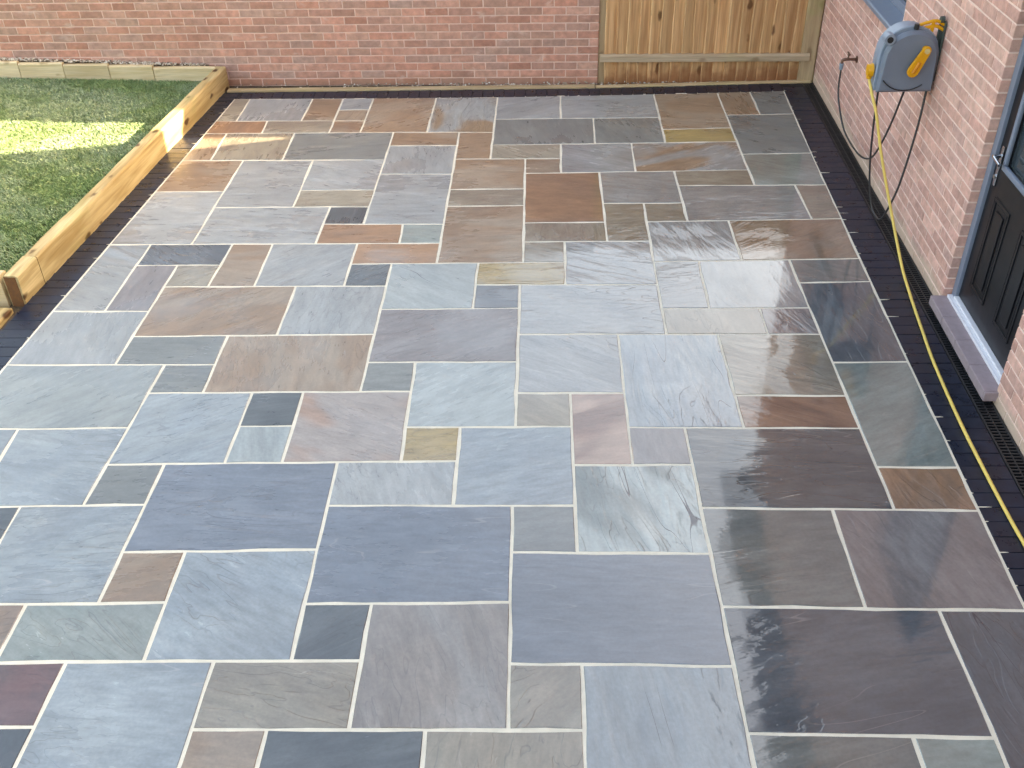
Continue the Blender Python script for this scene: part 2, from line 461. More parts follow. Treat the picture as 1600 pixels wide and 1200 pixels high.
def mat_grass():
    N = NT('grass_blade')
    isl = N.island()
    P = N.pos()
    big = N.noise(P, 1.6, 4, 0.6)
    mid = N.noise(P, 7, 3, 0.6)
    z = N.n('Attribute', attribute_type='GEOMETRY', attribute_name='tip').outputs['Fac']
    col = N.mix(N.ramp(isl, 0, 1), lin(102, 136, 72), lin(150, 176, 114))
    col = N.mix(N.ramp(mid, 0.4, 0.65, 0, 0.5), col, lin(70, 104, 56))
    dew = N.math('MULTIPLY', N.ramp(big, 0.4, 0.62, 0.25, 1.0), N.ramp(z, 0.2, 1.0))
    col = N.mix(N.math('MULTIPLY', dew, 0.6), col, lin(206, 216, 202))
    col = N.mix(N.ramp(N.math('FRACT', N.math('MULTIPLY', isl, 13.7)), 0.9, 0.95, 0, 0.5), col, lin(170, 160, 110))
    return N.set(Base_Color=col, Roughness=0.55, Specular_IOR_Level=0.35)

def mat_stone():
    N = NT('pebble')
    isl = N.island()
    n = N.noise(N.pos(), 60, 3)
    col = N.mix(isl, lin(176, 156, 130), lin(232, 224, 212))
    col = N.mix(N.ramp(N.math('FRACT', N.math('MULTIPLY', isl, 9.1)), 0.7, 0.8), col, lin(130, 112, 95))
    col = N.mix(1.0, col, N.ramp(n, 0.3, 0.7, 0.85, 1.1), 'MULTIPLY')
    return N.set(Base_Color=col, Roughness=0.75)

def mat_soil(name, a, b):
    N = NT(name)
    P = N.pos()
    n = N.noise(P, 5, 6, 0.65)
    n2 = N.noise(P, 70, 4, 0.6)
    N.bump(N.math('MULTIPLY', n2, 0.01), 1, 1)
    return N.set(Base_Color=N.mix(N.ramp(n, 0.3, 0.7), a, b), Roughness=0.95)

M_SLAB = mat_slab()
M_MORTAR = mat_mortar('pale_jointing', lin(230, 222, 204))
M_SETT = mat_sett()
M_BORDERBED = mat_plain('dark_jointing', lin(30, 32, 38), 0.6)
TONES_W = [lin(194, 146, 128), lin(206, 148, 128), lin(198, 156, 138), lin(214, 156, 136), lin(188, 152, 138), lin(210, 154, 134), lin(200, 142, 122)]
TONES_H = [lin(212, 164, 150), lin(218, 168, 152), lin(208, 164, 152), lin(222, 176, 160), lin(214, 164, 150), lin(208, 158, 144)]
M_BRICK_W = mat_brick('garden_brick', TONES_W, False, lin(172, 128, 104), 0.07, 0.5)
M_BRICK_W_I = mat_brick('garden_brick_mass', TONES_W, True, lin(172, 128, 104), 0.07, 0.5)
M_BRICK_H = mat_brick('house_brick', TONES_H, False, lin(206, 182, 160), 0.15, 0.75, 0.15)
M_BRICK_H_I = mat_brick('house_brick_mass', TONES_H, True, lin(206, 182, 160), 0.15, 0.75, 0.15)
M_POINT_W = mat_mortar('wall_pointing', lin(240, 204, 188))
M_POINT_H = mat_mortar('house_pointing', lin(248, 216, 202))
W_SLEEP_Y = mat_wood('sleeper_timber', lin(200, 172, 116), lin(218, 194, 142), lin(105, 70, 34), 1, 16, 0.25, 0.55)
W_SLEEP_X = mat_wood('sleeper_timber_cross', lin(222, 196, 150), lin(238, 216, 178), lin(150, 116, 74), 0, 16, 0.0, 0.6)
W_END = mat_plain('sawn_end_grain', lin(120, 80, 48), 0.85, var=0.3, scale=40, bump=0.004)
W_BOARD = mat_wood('fence_board', lin(200, 150, 106), lin(230, 186, 138), lin(100, 62, 38), 2, 26, 0.05, 0.85, foot=(0.17, lin(152, 98, 66), 0.75))
W_POST = mat_wood('fence_post', lin(172, 144, 112), lin(194, 168, 134), lin(92, 66, 42), 2, 20, 0.4, 0.4)
W_RAIL = mat_wood('fence_rail', lin(186, 160, 130), lin(206, 182, 154), lin(125, 90, 62), 0, 24, 0.12, 0.5)
M_DARK = mat_plain('black_plastic', lin(34, 35, 38), 0.45, var=0.2)
M_GRASS = mat_grass()
M_PEBBLE = mat_stone()
M_SOIL = mat_soil('soil', lin(70, 58, 44), lin(96, 80, 60))
M_GROUND = mat_soil('far_ground', lin(84, 92, 60), lin(110, 108, 80))

# ---------------------------------------------------------------- ground
def sheet(name, pts, mat, z=None, kind='structure'):
    mb = MB()
    mb.poly([(p[0], p[1], p[2] if len(p) > 2 else z) for p in pts], [tuple(range(len(pts)))])
    o = add(name, mb.mesh(name), mat)
    o['kind'] = kind
    return o

sheet('ground', [(-400, -400), (400, -400), (400, 400), (-400, 400)], M_GROUND, -0.14)

# ---------------------------------------------------------------- patio
quads = [[(float(a[i]) / 1000, float(a[i + 1]) / 1000) for i in range(0, 8, 2)] for a in (s.split(',') for s in SLABS.split(';'))]
bed = MB()
bed.poly([(-3.0, 9.406, -0.0015), (-0.7, 9.374, -0.0015), (2.305, 9.453, -0.0015), (2.25, 7.9, -0.0015), (2.175, 5.0, -0.0015), (2.115, 2.0, -0.0015),
          (-3.44, 2.0, -0.0015), (-3.305, 4.9, -0.0015)], [(7, 6, 5, 4, 3, 2, 1, 0)])
patio = add('patio', bed.mesh('patio'), M_MORTAR)
patio['kind'] = 'structure'

TONE = {  # stone colours: main tone, second tone, how strongly mixed
    'G': ((155, 158, 157), (142, 148, 150), 0.5), 'B': ((150, 160, 164), (136, 148, 156), 0.6), 'D': ((116, 121, 120), (128, 130, 125), 0.5),
    'K': ((74, 82, 87), (92, 99, 102), 0.6), 'Q': ((86, 94, 102), (102, 107, 112), 0.6), 'N': ((148, 123, 101), (156, 141, 124), 0.7),
    'O': ((160, 122, 92), (146, 116, 94), 0.6), 'Y': ((166, 142, 92), (150, 132, 102), 0.7), 'T': ((152, 144, 128), (140, 129, 114), 0.6),
    'P': ((128, 122, 122), (144, 140, 140), 0.7), 'R': ((118, 86, 70), (150, 114, 92), 0.8), 'V': ((134, 147, 142), (150, 156, 150), 0.6),
    'M': ((152, 157, 156), (146, 124, 100), 1.0), 'W': ((156, 164, 163), (140, 150, 152), 0.6), 'U': ((108, 118, 130), (120, 128, 138), 0.5),
    'L': ((150, 149, 146), (152, 126, 104), 1.0), 'Z': ((142, 106, 92), (190, 156, 136), 1.0), 'H': ((112, 80, 78), (98, 84, 82), 0.8),
    'I': ((142, 132, 124), (154, 150, 145), 0.8), 'J': ((156, 146, 140), (160, 126, 106), 0.8), 'X': ((120, 131, 128), (182, 192, 188), 1.0)}
KINDS = ('T G N G N O T N N M G D G D T N N G D T N N G G T G G G K N T N N G L N Y N D D V T G G T O T T T G N T G Y W O O V K G N Q T P G N G P Q G '
         'G G D T P Q V O G D N W D B B B K W J D W G B T R T Z P K Y B G D U B K N B U D X U D P V N K I Q Q H B T N K T T B D V K').split()
assert len(KINDS) == len(quads), (len(KINDS), len(quads))

def slab_mesh(q, name):
    """q: TL TR BR BL in the ground plane; origin at the middle; broken edges a little wavy"""
    cx = sum(p[0] for p in q) / 4
    cy = sum(p[1] for p in q) / 4
    ring = []
    for k in range(4):
        a, b = Vector(q[k]), Vector(q[(k + 1) % 4])
        L = (b - a).length
        n = max(2, int(L / 0.13))
        t = (b - a) / L
        nn = Vector((t.y, -t.x))
        ph = random.uniform(0, 6)
        for i in range(n):
            f = i / n
            w_ = (random.uniform(-1, 1) * 0.0030 + 0.0018 * math.sin(ph + f * 7)) if i else random.uniform(-0.001, 0.001)
            p = a + t * (L * f) + nn * w_
            ring.append((p.x - cx, p.y - cy))
    m = len(ring)
    def ins(p, k):
        L = math.hypot(*p)
        return (p[0] * (1 - k / L), p[1] * (1 - k / L))
    pts = []
    tilt = (random.uniform(-1, 1) * 0.0015, random.uniform(-1, 1) * 0.0015)
    zt = random.uniform(0, 0.002)
    top = [ins(p, random.uniform(0.003, 0.008)) for p in ring]
    for p in top:
        pts.append((p[0], p[1], zt + tilt[0] * p[0] + tilt[1] * p[1]))
    for p in ring:
        pts.append((p[0], p[1], -0.003 - random.uniform(0, 0.001)))
    for p in ring:
        pts.append((p[0], p[1], -0.03))
    fs = [tuple(range(m - 1, -1, -1))]
    for j in (0, 1):
        for k in range(m):
            fs.append((j * m + k, j * m + (k + 1) % m, (j + 1) * m + (k + 1) % m, (j + 1) * m + k))
    mb = MB()
    mb.poly(pts, fs)
    return mb.mesh(name), (cx, cy)

def sstep(a, b, x):
    t = min(1, max(0, (x - a) / (b - a)))
    return t * t * (3 - 2 * t)

for i, q in enumerate(quads):
    me, (cx, cy) = slab_mesh(q, 'paving_slab')
    o = add('paving_slab', me, M_SLAB, patio, (cx, cy, 0))
    ta, tb, mo = TONE[KINDS[i]]
    ta, tb = [[c + (sum(t) / 3 - c) * 0.06 for c in t] for t in (ta, tb)]
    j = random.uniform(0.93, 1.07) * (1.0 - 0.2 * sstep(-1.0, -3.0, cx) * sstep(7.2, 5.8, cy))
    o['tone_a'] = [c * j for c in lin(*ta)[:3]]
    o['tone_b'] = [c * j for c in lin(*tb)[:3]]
    o['mottle'] = mo
    o['grain'] = random.choice((0.0, 0.0, 0.15, -0.2, 0.5, -0.6, 1.3, 1.6)) + random.uniform(-0.15, 0.15)
    wx = sstep(-0.9, 0.5, cx)
    wy = sstep(2.0, 3.0, cy) * sstep(8.8, 6.8, cy)
    o['wet'] = 0.28 + 0.6 * wx * wy + 0.25 * sstep(4.4, 2.6, cy) + 0.12 * sstep(-1.8, -3.0, cx)
    o['relief'] = 1.0 if i in (49, 52, 69, 92, 93, 98, 110, 118, 70, 43) else random.choice((0.35, 0.5, 0.7, 1.0))
    o['crack'] = 1.0 if i in (92, 127, 69, 110, 98, 54, 119) else (0.4 if random.random() < .15 else 0.0)
    if i in (92, 127, 119, 75):
        o['grain'] = 1.45 + random.uniform(-.1, .1)
    elif i in (69, 98, 103, 108, 111, 43):
        o['grain'] = random.uniform(-.08, .08)

# ---------------------------------------------------------------- border of black setts
def edge_x(tab, y):
    for (y0, x0), (y1, x1) in zip(tab, tab[1:]):
        if y0 >= y >= y1:
            return x0 + (x1 - x0) * (y0 - y) / (y0 - y1)
    return tab[-1][1] if y < tab[-1][0] else tab[0][1]
LEFT_IN = [(9.7, -2.972), (9.40, -2.994), (7.96, -3.093), (6.47, -3.193), (4.93, -3.294), (4.31, -3.336), (2.0, -3.43)]
LEFT_OUT = [(9.7, -3.135), (8.40, -3.262), (6.88, -3.372), (5.66, -3.474), (5.3, -3.51), (4.0, -3.60), (2.0, -3.72)]
RIGHT_IN = [(9.7, 2.306), (9.44, 2.299), (8.86, 2.279), (7.99, 2.251), (6.79, 2.216), (5.88, 2.192), (4.94, 2.169), (3.99, 2.148), (3.03, 2.129), (2.0, 2.11)]
def right_out(y):
    return (CORNER + NH * 0.118 + NB * (9.729 - y)).x
def top_in(x):
    return 9.407 - 0.0405 + 0.0135 * (x + 0.75) ** 2 * (0.55 if x < -0.75 else 0.62)
def top_out(x):
    return 9.585 if x < 0.5 else 9.585 + (x - 0.5) * 0.045

border_me = MB()
zb = -0.0045
ys = [9.7, 9.0, 8.0, 7.0, 6.0, 5.0, 4.0, 3.0, 2.0]
for y0, y1 in zip(ys, ys[1:]):
    border_me.poly([(edge_x(LEFT_OUT, y0), y0, zb), (edge_x(LEFT_IN, y0) + .02, y0, zb), (edge_x(LEFT_IN, y1) + .02, y1, zb), (edge_x(LEFT_OUT, y1), y1, zb)], [(3, 2, 1, 0)])
    border_me.poly([(edge_x(RIGHT_IN, y0) - .02, y0, zb), (right_out(y0), y0, zb), (right_out(y1), y1, zb), (edge_x(RIGHT_IN, y1) - .02, y1, zb)], [(3, 2, 1, 0)])
border_me.poly([(-2.97, 9.36, zb - .002), (2.3, 9.36, zb - .002), (2.3, 9.64, zb - .002), (-2.97, 9.6, zb - .002)], [(0, 1, 2, 3)])
border = add('paving_border', border_me.mesh('paving_border'), M_BORDERBED)
border['kind'] = 'structure'
sett_meshes = []
for k in range(6):
    c = 0.004
    hx, hy = 0.5, 0.5
    mb = MB()
    jit = [(random.uniform(-.012, .012), random.uniform(-.02, .02)) for _ in range(4)]
    cor = [(-hx, -hy), (hx, -hy), (hx, hy), (-hx, hy)]
    top = [(x * 0.985 + jx * .4, y * 0.965 + jy * .4, random.uniform(-0.001, 0.001)) for (x, y), (jx, jy) in zip(cor, jit)]
    mid = [(x + jx * .4, y + jy * .6, -0.004) for (x, y), (jx, jy) in zip(cor, jit)]
    bot = [(x, y, -0.04) for x, y in cor]
    mb.poly(top + mid + bot, [(0, 1, 2, 3)] + [(j * 4 + (i + 1) % 4, j * 4 + i, (j + 1) * 4 + i, (j + 1) * 4 + (i + 1) % 4) for j in (0, 1) for i in range(4)])
    sett_meshes.append(mb.mesh('sett'))
smears = MB()
def sett(cx, cy, lx, ly, rz=0.0):
    o = add('sett', random.choice(sett_meshes), M_SETT, border, (cx, cy, random.uniform(-0.0015, 0.0015)))
    o.scale = (lx, ly, 1)
    o.rotation_euler = (random.uniform(-.008, .008), random.uniform(-.006, .006), rz + random.choice((0, math.pi)))
def smear(x, y, dx, dy):
    """a tongue of pale jointing pressed into the joint between two setts"""
    L = math.hypot(dx, dy)
    nx, ny = -dy / L * 0.0035, dx / L * 0.0035
    z = 0.0012
    smears.poly([(x + nx, y + ny, z), (x - nx, y - ny, z), (x + dx * .6 - nx * .8, y + dy * .6 - ny * .8, z), (x + dx, y + dy, z - .0005), (x + dx * .6 + nx * .8, y + dy * .6 + ny * .8, z),
                 (x, y, -0.02), (x + dx, y + dy, -0.02)], [(0, 1, 2, 3, 4), (1, 0, 5), (1, 5, 6, 3, 2), (0, 4, 3, 6, 5)])
PITCH = 0.103
y = 9.56
while y > 2.0:
    yc = y - PITCH / 2
    xi, xo = edge_x(LEFT_IN, yc) - 0.008, edge_x(LEFT_OUT, yc) + 0.004
    sett((xi + xo) / 2, yc, xi - xo, PITCH - 0.004)
    if random.random() < 0.3:
        smear(xi + 0.006, y - PITCH, -random.uniform(.01, .05), random.uniform(-.004, .004))
    xi, xo = edge_x(RIGHT_IN, yc) + 0.008, right_out(yc) - 0.004
    sett((xi + xo) / 2, yc, xo - xi, PITCH - 0.004)
    if random.random() < 0.55:
        smear(xi - 0.006, y - PITCH, random.choice((.012, .02, .03, .045, .07)), random.uniform(-.004, .004))
    y -= PITCH
x = -2.955
while x < 2.29:
    xc = x + PITCH / 2
    yi, yo = top_in(xc) + 0.006, top_out(xc) - 0.004
    sett(xc, (yi + yo) / 2, yo - yi, PITCH - 0.004, math.pi / 2)
    if random.random() < 0.4:
        smear(x, yi - 0.004, random.uniform(-.003, .003), random.uniform(.012, .03))
    x += PITCH
ms = add('mortar_smear', smears.mesh('mortar_smear'), M_MORTAR, border)
ms['kind'] = 'stuff'

# ---------------------------------------------------------------- drain channel along the house
drain = thing('drain_channel', 'black slotted drain channel running along the foot of the house wall', 'drain', CORNER, B_ROT)
gm = MB()
gm.box(0.004, 0.114, 0.05, 7.8, -0.10, -0.035)
add('gutter', gm.mesh('gutter'), M_DARK, drain)
gm = MB()
gm.box(0.004, 0.016, 0.05, 7.8, -0.034, -0.002, 0.002)
gm.box(0.102, 0.114, 0.05, 7.8, -0.034, -0.002, 0.002)
gm.box(0.055, 0.063, 0.05, 7.8, -0.030, -0.005, 0.002)
u = 0.06
while u < 7.79:
    gm.box(0.0165, 0.1015, u, u + 0.010, -0.02, -0.004)
    u += 0.026
g = add('grating', gm.mesh('grating'), M_DARK, drain)
g['kind'] = 'stuff'

# ---------------------------------------------------------------- brickwork
def brick_variants(w_, h_, d_, axis, n=5):
    """bricks with worn, chamfered arrises and no back face; face at 0, origin at the middle of the face"""
    out = []
    for _ in range(n):
        hw, hh = w_ / 2, h_ / 2
        c = 0.003
        f, m, b = [], [], []
        for sx, sz in ((-1, -1), (1, -1), (1, 1), (-1, 1)):
            jx, jz = random.uniform(-.0012, .0012), random.uniform(-.0012, .0012)
            f.append((sx * (hw - c) + jx, 0.0, sz * (hh - c) + jz))
            m.append((sx * hw + jx, -c, sz * hh + jz))
            b.append((sx * hw, -d_, sz * hh))
        P = f + m + b
        F = [(0, 1, 2, 3)] + [(j * 4 + i, j * 4 + (i + 1) % 4, (j + 1) * 4 + (i + 1) % 4, (j + 1) * 4 + i) for j in (0, 1) for i in range(4)]
        if axis == 'x':   # face looks along local +x, length along local y
            P = [(p[1], p[0], p[2]) for p in P]
        out.append((P, F))
    return out

def brickwork(parent, axis, a0, a1, z0, z1, openings, mat, mat_mass, phase=0.0, keep=300):
    """courses of stretcher bond on the local plane x=0 ('x') or y=0 ('y'); the biggest in the picture are single bricks"""
    todo = []
    nz = int((z1 - z0) / 0.075)
    for k in range(nz):
        za = z0 + k * 0.075 + 0.005
        zm = za + 0.0325
        cuts = [(a0, a1)]
        for (p0, p1, q0, q1) in openings:
            if q0 - 0.02 < zm < q1 + 0.02:
                nc = []
                for c0, c1 in cuts:
                    if p1 <= c0 or p0 >= c1:
                        nc.append((c0, c1))
                    else:
                        if p0 > c0:
                            nc.append((c0, p0))
                        if p1 < c1:
                            nc.append((p1, c1))
                cuts = nc
        x = a0 - (0.1125 if k % 2 else 0.0) - phase
        while x < a1:
            for c0, c1 in cuts:
                b0, b1 = max(x + 0.005, c0), min(x + 0.22, c1)
                if b1 - b0 > 0.03:
                    todo.append((b0, b1, za))
            x += 0.225
    def corners(b0, b1, za):
        if axis == 'x':
            return [bworld(0, b0, za), bworld(0, b1, za), bworld(0, b1, za + .065), bworld(0, b0, za + .065)]
        return [bworld(b0, 0, za), bworld(b1, 0, za), bworld(b1, 0, za + .065), bworld(b0, 0, za + .065)]
    scored = []
    for t in todo:
        p = [pix(c) for c in corners(*t)]
        sc = 0.0
        if all(p):
            mx = sum(q[0] for q in p) / 4
            my = sum(q[1] for q in p) / 4
            if -15 < mx < 1615 and -6 < my < 1206:
                sc = abs(sum(p[i][0] * p[(i + 1) % 4][1] - p[(i + 1) % 4][0] * p[i][1] for i in range(4))) / 2
        scored.append((sc, t))
    scored.sort(key=lambda e: -e[0])
    cache = {}
    mass = MB()
    for n_, (sc, (b0, b1, za)) in enumerate(scored):
        wd = round(b1 - b0, 3)
        if wd not in cache:
            cache[wd] = (brick_variants(wd, 0.065, 0.1, axis, 6 if wd > .2 else 2), {})
        var, meshes = cache[wd]
        vi = random.randrange(len(var))
        c = (0, (b0 + b1) / 2, za + .0325) if axis == 'x' else ((b0 + b1) / 2, 0, za + .0325)
        off = random.uniform(-0.0015, 0.0015)
        if sc > 0 and n_ < keep:
            if vi not in meshes:
                mb = MB()
                mb.poly(*var[vi])
                meshes[vi] = mb.mesh('brick')
            loc = (off, c[1], c[2]) if axis == 'x' else (c[0], off, c[2])
            o = add('brick', meshes[vi], mat, parent, loc)
            o.rotation_euler = (0, random.uniform(-.004, .004), 0) if axis == 'y' else (random.uniform(-.004, .004), 0, 0)
        else:
            P, F = var[vi]
            mass.poly([(p[0] + (off if axis == 'x' else c[0]), p[1] + (c[1] if axis == 'x' else off), p[2] + c[2]) for p in P], F)
    o = add('brick_courses', mass.mesh('brick_courses'), mat_mass, parent)
    o['kind'] = 'stuff'
    return sum(1 for e in scored if e[0] > 0)

# garden wall behind the patio
WALL_H = 1.83
wall = thing('brick_wall', 'red brick garden wall in stretcher bond behind patio and lawn', 'wall', CORNER, B_ROT)
cm = MB()
cm.box(2.105, 12.0, -0.21, -0.004, -0.3, WALL_H)
add('mortar_core', cm.mesh('mortar_core'), M_POINT_W, wall)
n_w = brickwork(wall, 'y', 2.10, 12.0, -0.03, WALL_H, [], M_BRICK_W, M_BRICK_W_I, 0.02)
cm = MB()
x = 2.09
while x < 12:
    cm.box(x, x + .59, -0.25, 0.03, WALL_H, WALL_H + 0.06, 0.006)
    x += 0.6
o = add('coping', cm.mesh('coping'), mat_plain('coping_stone', lin(170, 160, 145), 0.85, bump=0.004), wall)
o['kind'] = 'stuff'

# ---------------------------------------------------------------- close board fence
fence = thing('timber_fence', 'overlapping upright board fence panel between brick wall and house', 'fence', CORNER, B_ROT)
FENCE_H = 1.855
def post(s0, s1, u0, u1, h):
    mb = MB()
    mb.box((s0 - s1) / 2, (s1 - s0) / 2, (u0 - u1) / 2, (u1 - u0) / 2, -0.2, h, 0.006)
    add('post', mb.mesh('post'), W_POST, fence, ((s0 + s1) / 2, (u0 + u1) / 2, 0))
post(2.035, 2.102, -0.09, -0.015, FENCE_H)
post(0.012, 0.155, -0.07, 0.03, FENCE_H)
post(-0.06, 0.0115, -0.13, 0.002, FENCE_H)  # added filler post, only there to block sun leaking past the house corner
s = 2.04
k = 0
while s > 0.15:
    wd = random.uniform(0.108, 0.128)
    s0 = max(s - wd, 0.135)
    # feather edge: thick edge laps over the thin edge of the next board, outline a little wavy
    mb = MB()
    nz = 9
    P = []
    base_u = -0.012
    ph, am = random.uniform(0, 6), random.uniform(0.001, 0.006)
    for i in range(nz):
        z = -0.12 + (FENCE_H + 0.12) * (i / (nz - 1)) ** 1.5
        wv = am * math.sin(ph + i * 1.7) + random.uniform(-.001, .001)
        P += [(s0 - .014 + wv, base_u - 0.012, z), (s + wv, base_u - 0.012, z), (s + wv * 1.5, base_u + 0.026, z), (s - .010 + wv * 1.5, base_u + 0.034, z), (s0 - .014 + wv, base_u - 0.002, z)]
    F = [(4, 3, 2, 1, 0), tuple(5 * (nz - 1) + i for i in range(5))]
    for i in range(nz - 1):
        for j in range(5):
            F.append((i * 5 + j, i * 5 + (j + 1) % 5, (i + 1) * 5 + (j + 1) % 5, (i + 1) * 5 + j))
    cx = (s + s0) / 2
    mb.poly([(p[0] - cx, p[1], p[2]) for p in P], F)
    add('board', mb.mesh('board'), W_BOARD, fence, (cx, 0, random.uniform(-0.006, 0.0)))
    s -= (wd - 0.012)
    k += 1
def rail(z0, z1, u1):
    mb = MB()
    n = 14
    P = []
    for i in range(n):
        s_ = 2.085 - (2.085 - 0.075) * i / (n - 1)
        wv = random.uniform(-.0025, .0025)
        P += [(s_, 0.002, z0 - 0.004 + wv), (s_, u1, z0 + wv), (s_, u1 + .002, z0 + (z1 - z0) * .75 + wv), (s_, u1 - .014, z1 + wv), (s_, 0.002, z1 + wv * .5)]
    F = [(0, 1, 2, 3, 4), tuple(5 * (n - 1) + i for i in range(4, -1, -1))]
    for i in range(n - 1):
        for j in range(5):
            F.append((i * 5 + (j + 1) % 5, i * 5 + j, (i + 1) * 5 + j, (i + 1) * 5 + (j + 1) % 5))
    mb.poly(P, F)
    add('rail', mb.mesh('rail'), W_RAIL, fence)
rail(0.205, 0.275, 0.05)
rail(1.55, 1.62, 0.05)

# ---------------------------------------------------------------- edging board and gravel at the wall foot
def plank(name, a, b, wd, z0, z1, mat, label=None, cat=None, group=None, parent=None, bev=0.004, jit=0.0):
    """a straight timber from a to b (ground points), its right side on that line, wd wide to the left"""
    a, b = Vector(a), Vector(b)
    t = (b - a)
    L = t.length
    rz = math.atan2(t.y, t.x)
    mb = MB()
    n = max(2, int(L / 0.25))
    P = []
    for i in range(n + 1):
        x_ = L * i / n
        j0, j1 = random.uniform(-jit, jit), random.uniform(-jit, jit)
        P += [(x_, j0, z0), (x_, j0 * .6, z1 - bev), (x_, bev + j0 * .6, z1 + j1 * .5), (x_, wd - bev + j1, z1 + j0 * .5), (x_, wd + j1, z1 - bev), (x_, wd + j1, z0)]
    F = [(0, 1, 2, 3, 4, 5), tuple(6 * n + i for i in range(5, -1, -1))]
    for i in range(n):
        for j in range(6):
            F.append((i * 6 + (j + 1) % 6, i * 6 + j, (i + 1) * 6 + j, (i + 1) * 6 + (j + 1) % 6))
    mb.poly(P, F)
    o = add(name, mb.mesh(name), mat, parent, (a.x, a.y, 0), rz)
    if label:
        tag(o, label, cat, group)
    return o

W_EDGE = mat_wood('edging_timber', lin(190, 162, 124), lin(212, 188, 150), lin(120, 92, 60), 0, 24, 0.25, 0.3)
plank('edging_board', (-3.12, 9.595), (0.5, 9.588), 0.075, -0.1, 0.012, W_EDGE, 'weathered timber edging board along the foot of the brick wall', 'edging board', jit=0.003)
plank('edging_board', (0.51, 9.59), (2.6, 9.668), 0.055, -0.1, 0.012, W_EDGE, 'weathered timber edging board under the board fence', 'edging board', jit=0.003)

def pebbles(name, pts, rmin, rmax, label, cat):
    mb = MB()
    for (x_, y_, z_) in pts:
        r = random.uniform(rmin, rmax)
        ax, ay, az = r * random.uniform(.8, 1.4), r * random.uniform(.7, 1.1), r * random.uniform(.5, .9)
        an = random.uniform(0, 3.1)
        ca, sa = math.cos(an), math.sin(an)
        P = []
        for (p, q, t) in ((1, 0, 0), (.5, .8, .1), (-.5, .8, -.1), (-1, 0, .1), (-.5, -.8, 0), (.5, -.8, .1), (.3, 0, .9), (-.35, .25, .85), (0, 0, -.8)):
            X, Y, Z = p * ax, q * ay, t * az
            P.append((x_ + X * ca - Y * sa, y_ + X * sa + Y * ca, z_ + Z))
        mb.poly(P, [(0, 1, 6), (1, 2, 7, 6), (2, 3, 7), (3, 4, 7), (4, 5, 6, 7), (5, 0, 6), (1, 0, 8), (2, 1, 8), (3, 2, 8), (4, 3, 8), (5, 4, 8), (0, 5, 8)])
    o = add(name, mb.mesh(name), M_PEBBLE)
    o['kind'] = 'stuff'
    tag(o, label, cat)
    return o

sheet('soil_strip', [(-3.2, 9.66), (2.62, 9.70), (2.62, 9.80), (-3.2, 9.90)], M_SOIL, -0.03)
pts = []
for _ in range(520):
    x_ = random.uniform(-2.0, 2.55) if random.random() < .8 else random.uniform(-3.1, 2.5)
    yw = 9.729 + (2.633 - x_) * 0.02
    y0_ = 9.675 if x_ < .5 else 9.64 + (x_ - .5) * .037 + .02
    if yw - 0.01 > y0_:
        pts.append((x_, random.uniform(y0_, yw - 0.008), -0.02 + random.uniform(0, .022)))
pebbles('gravel', pts, 0.006, 0.013, 'scattered pale gravel between edging board and wall', 'gravel')

# ---------------------------------------------------------------- lawn and its timber sleepers
def lawn_z(x, y):
    return 0.055 + 0.03 * (-3.4 - x) + 0.022 * (9.7 - y)
SL_A, SL_B = (-3.478, 5.66), (-3.132, 9.74)
def sl_x(y):
    return SL_A[0] + (SL_B[0] - SL_A[0]) * (y - SL_A[1]) / (SL_B[1] - SL_A[1])
corner_pts = [(sl_x(5.66) - .06, 5.66), (sl_x(9.7) - .06, 9.7), (-9.0, 9.85), (-9.0, 5.66)]
gx, gy = 12, 10
lm = MB()
P = []
for i in range(gx + 1):
    for j in range(gy + 1):
        y_ = 5.72 + (9.78 - 5.72) * j / gy
        x_ = (sl_x(y_) - 0.05) + (-9.0 - sl_x(y_)) * i / gx
        P.append((x_, y_, lawn_z(x_, y_)))
lm.poly(P, [(i * (gy + 1) + j, i * (gy + 1) + j + 1, (i + 1) * (gy + 1) + j + 1, (i + 1) * (gy + 1) + j) for i in range(gx) for j in range(gy)])
lawn = add('lawn', lm.mesh('lawn'), mat_soil('turf_base', lin(52, 62, 34), lin(74, 84, 48)))
lawn['kind'] = 'structure'

N = 260000
by = rng.uniform(5.76, 9.72, N)
xl = SL_A[0] + (SL_B[0] - SL_A[0]) * (by - SL_A[1]) / (SL_B[1] - SL_A[1]) - 0.115
bx = xl - rng.random(N) ** 1.15 * 3.3
# thin, worn turf along the sleeper
keep = rng.random(N) < np.clip(0.35 + (xl - bx) * 1.6, 0, 1)
bx, by = bx[keep], by[keep]
N = len(bx)
bz = 0.055 + 0.03 * (-3.4 - bx) + 0.022 * (9.7 - by)
hh = rng.uniform(0.012, 0.03, N)
th = rng.uniform(0, 2 * np.pi, N)
ln = rng.uniform(0.2, 1.1, N) * hh
ww = rng.uniform(0.0016, 0.0032, N)
V = np.empty((N, 4, 3), np.float32)
dx, dy = np.cos(th), np.sin(th)
V[:, 0] = np.stack([bx - dy * ww, by + dx * ww, bz], 1)
V[:, 1] = np.stack([bx + dy * ww, by - dx * ww, bz], 1)
V[:, 2] = np.stack([bx + dy * ww * .8 + dx * ln * .4, by - dx * ww * .8 + dy * ln * .4, bz + hh * .7], 1)
V[:, 3] = np.stack([bx + dx * ln, by + dy * ln, bz + hh], 1)
F = np.arange(N * 4, dtype=np.int32).reshape(N, 4)[:, [0, 1, 2, 3]]
me = bpy.data.meshes.new('grass')
me.vertices.add(N * 4)
me.vertices.foreach_set('co', V.reshape(-1))
me.loops.add(N * 4)
me.loops.foreach_set('vertex_index', F.reshape(-1))
me.polygons.add(N)
me.polygons.foreach_set('loop_start', np.arange(0, N * 4, 4, dtype=np.int32))
at = me.attributes.new('tip', 'FLOAT', 'POINT')
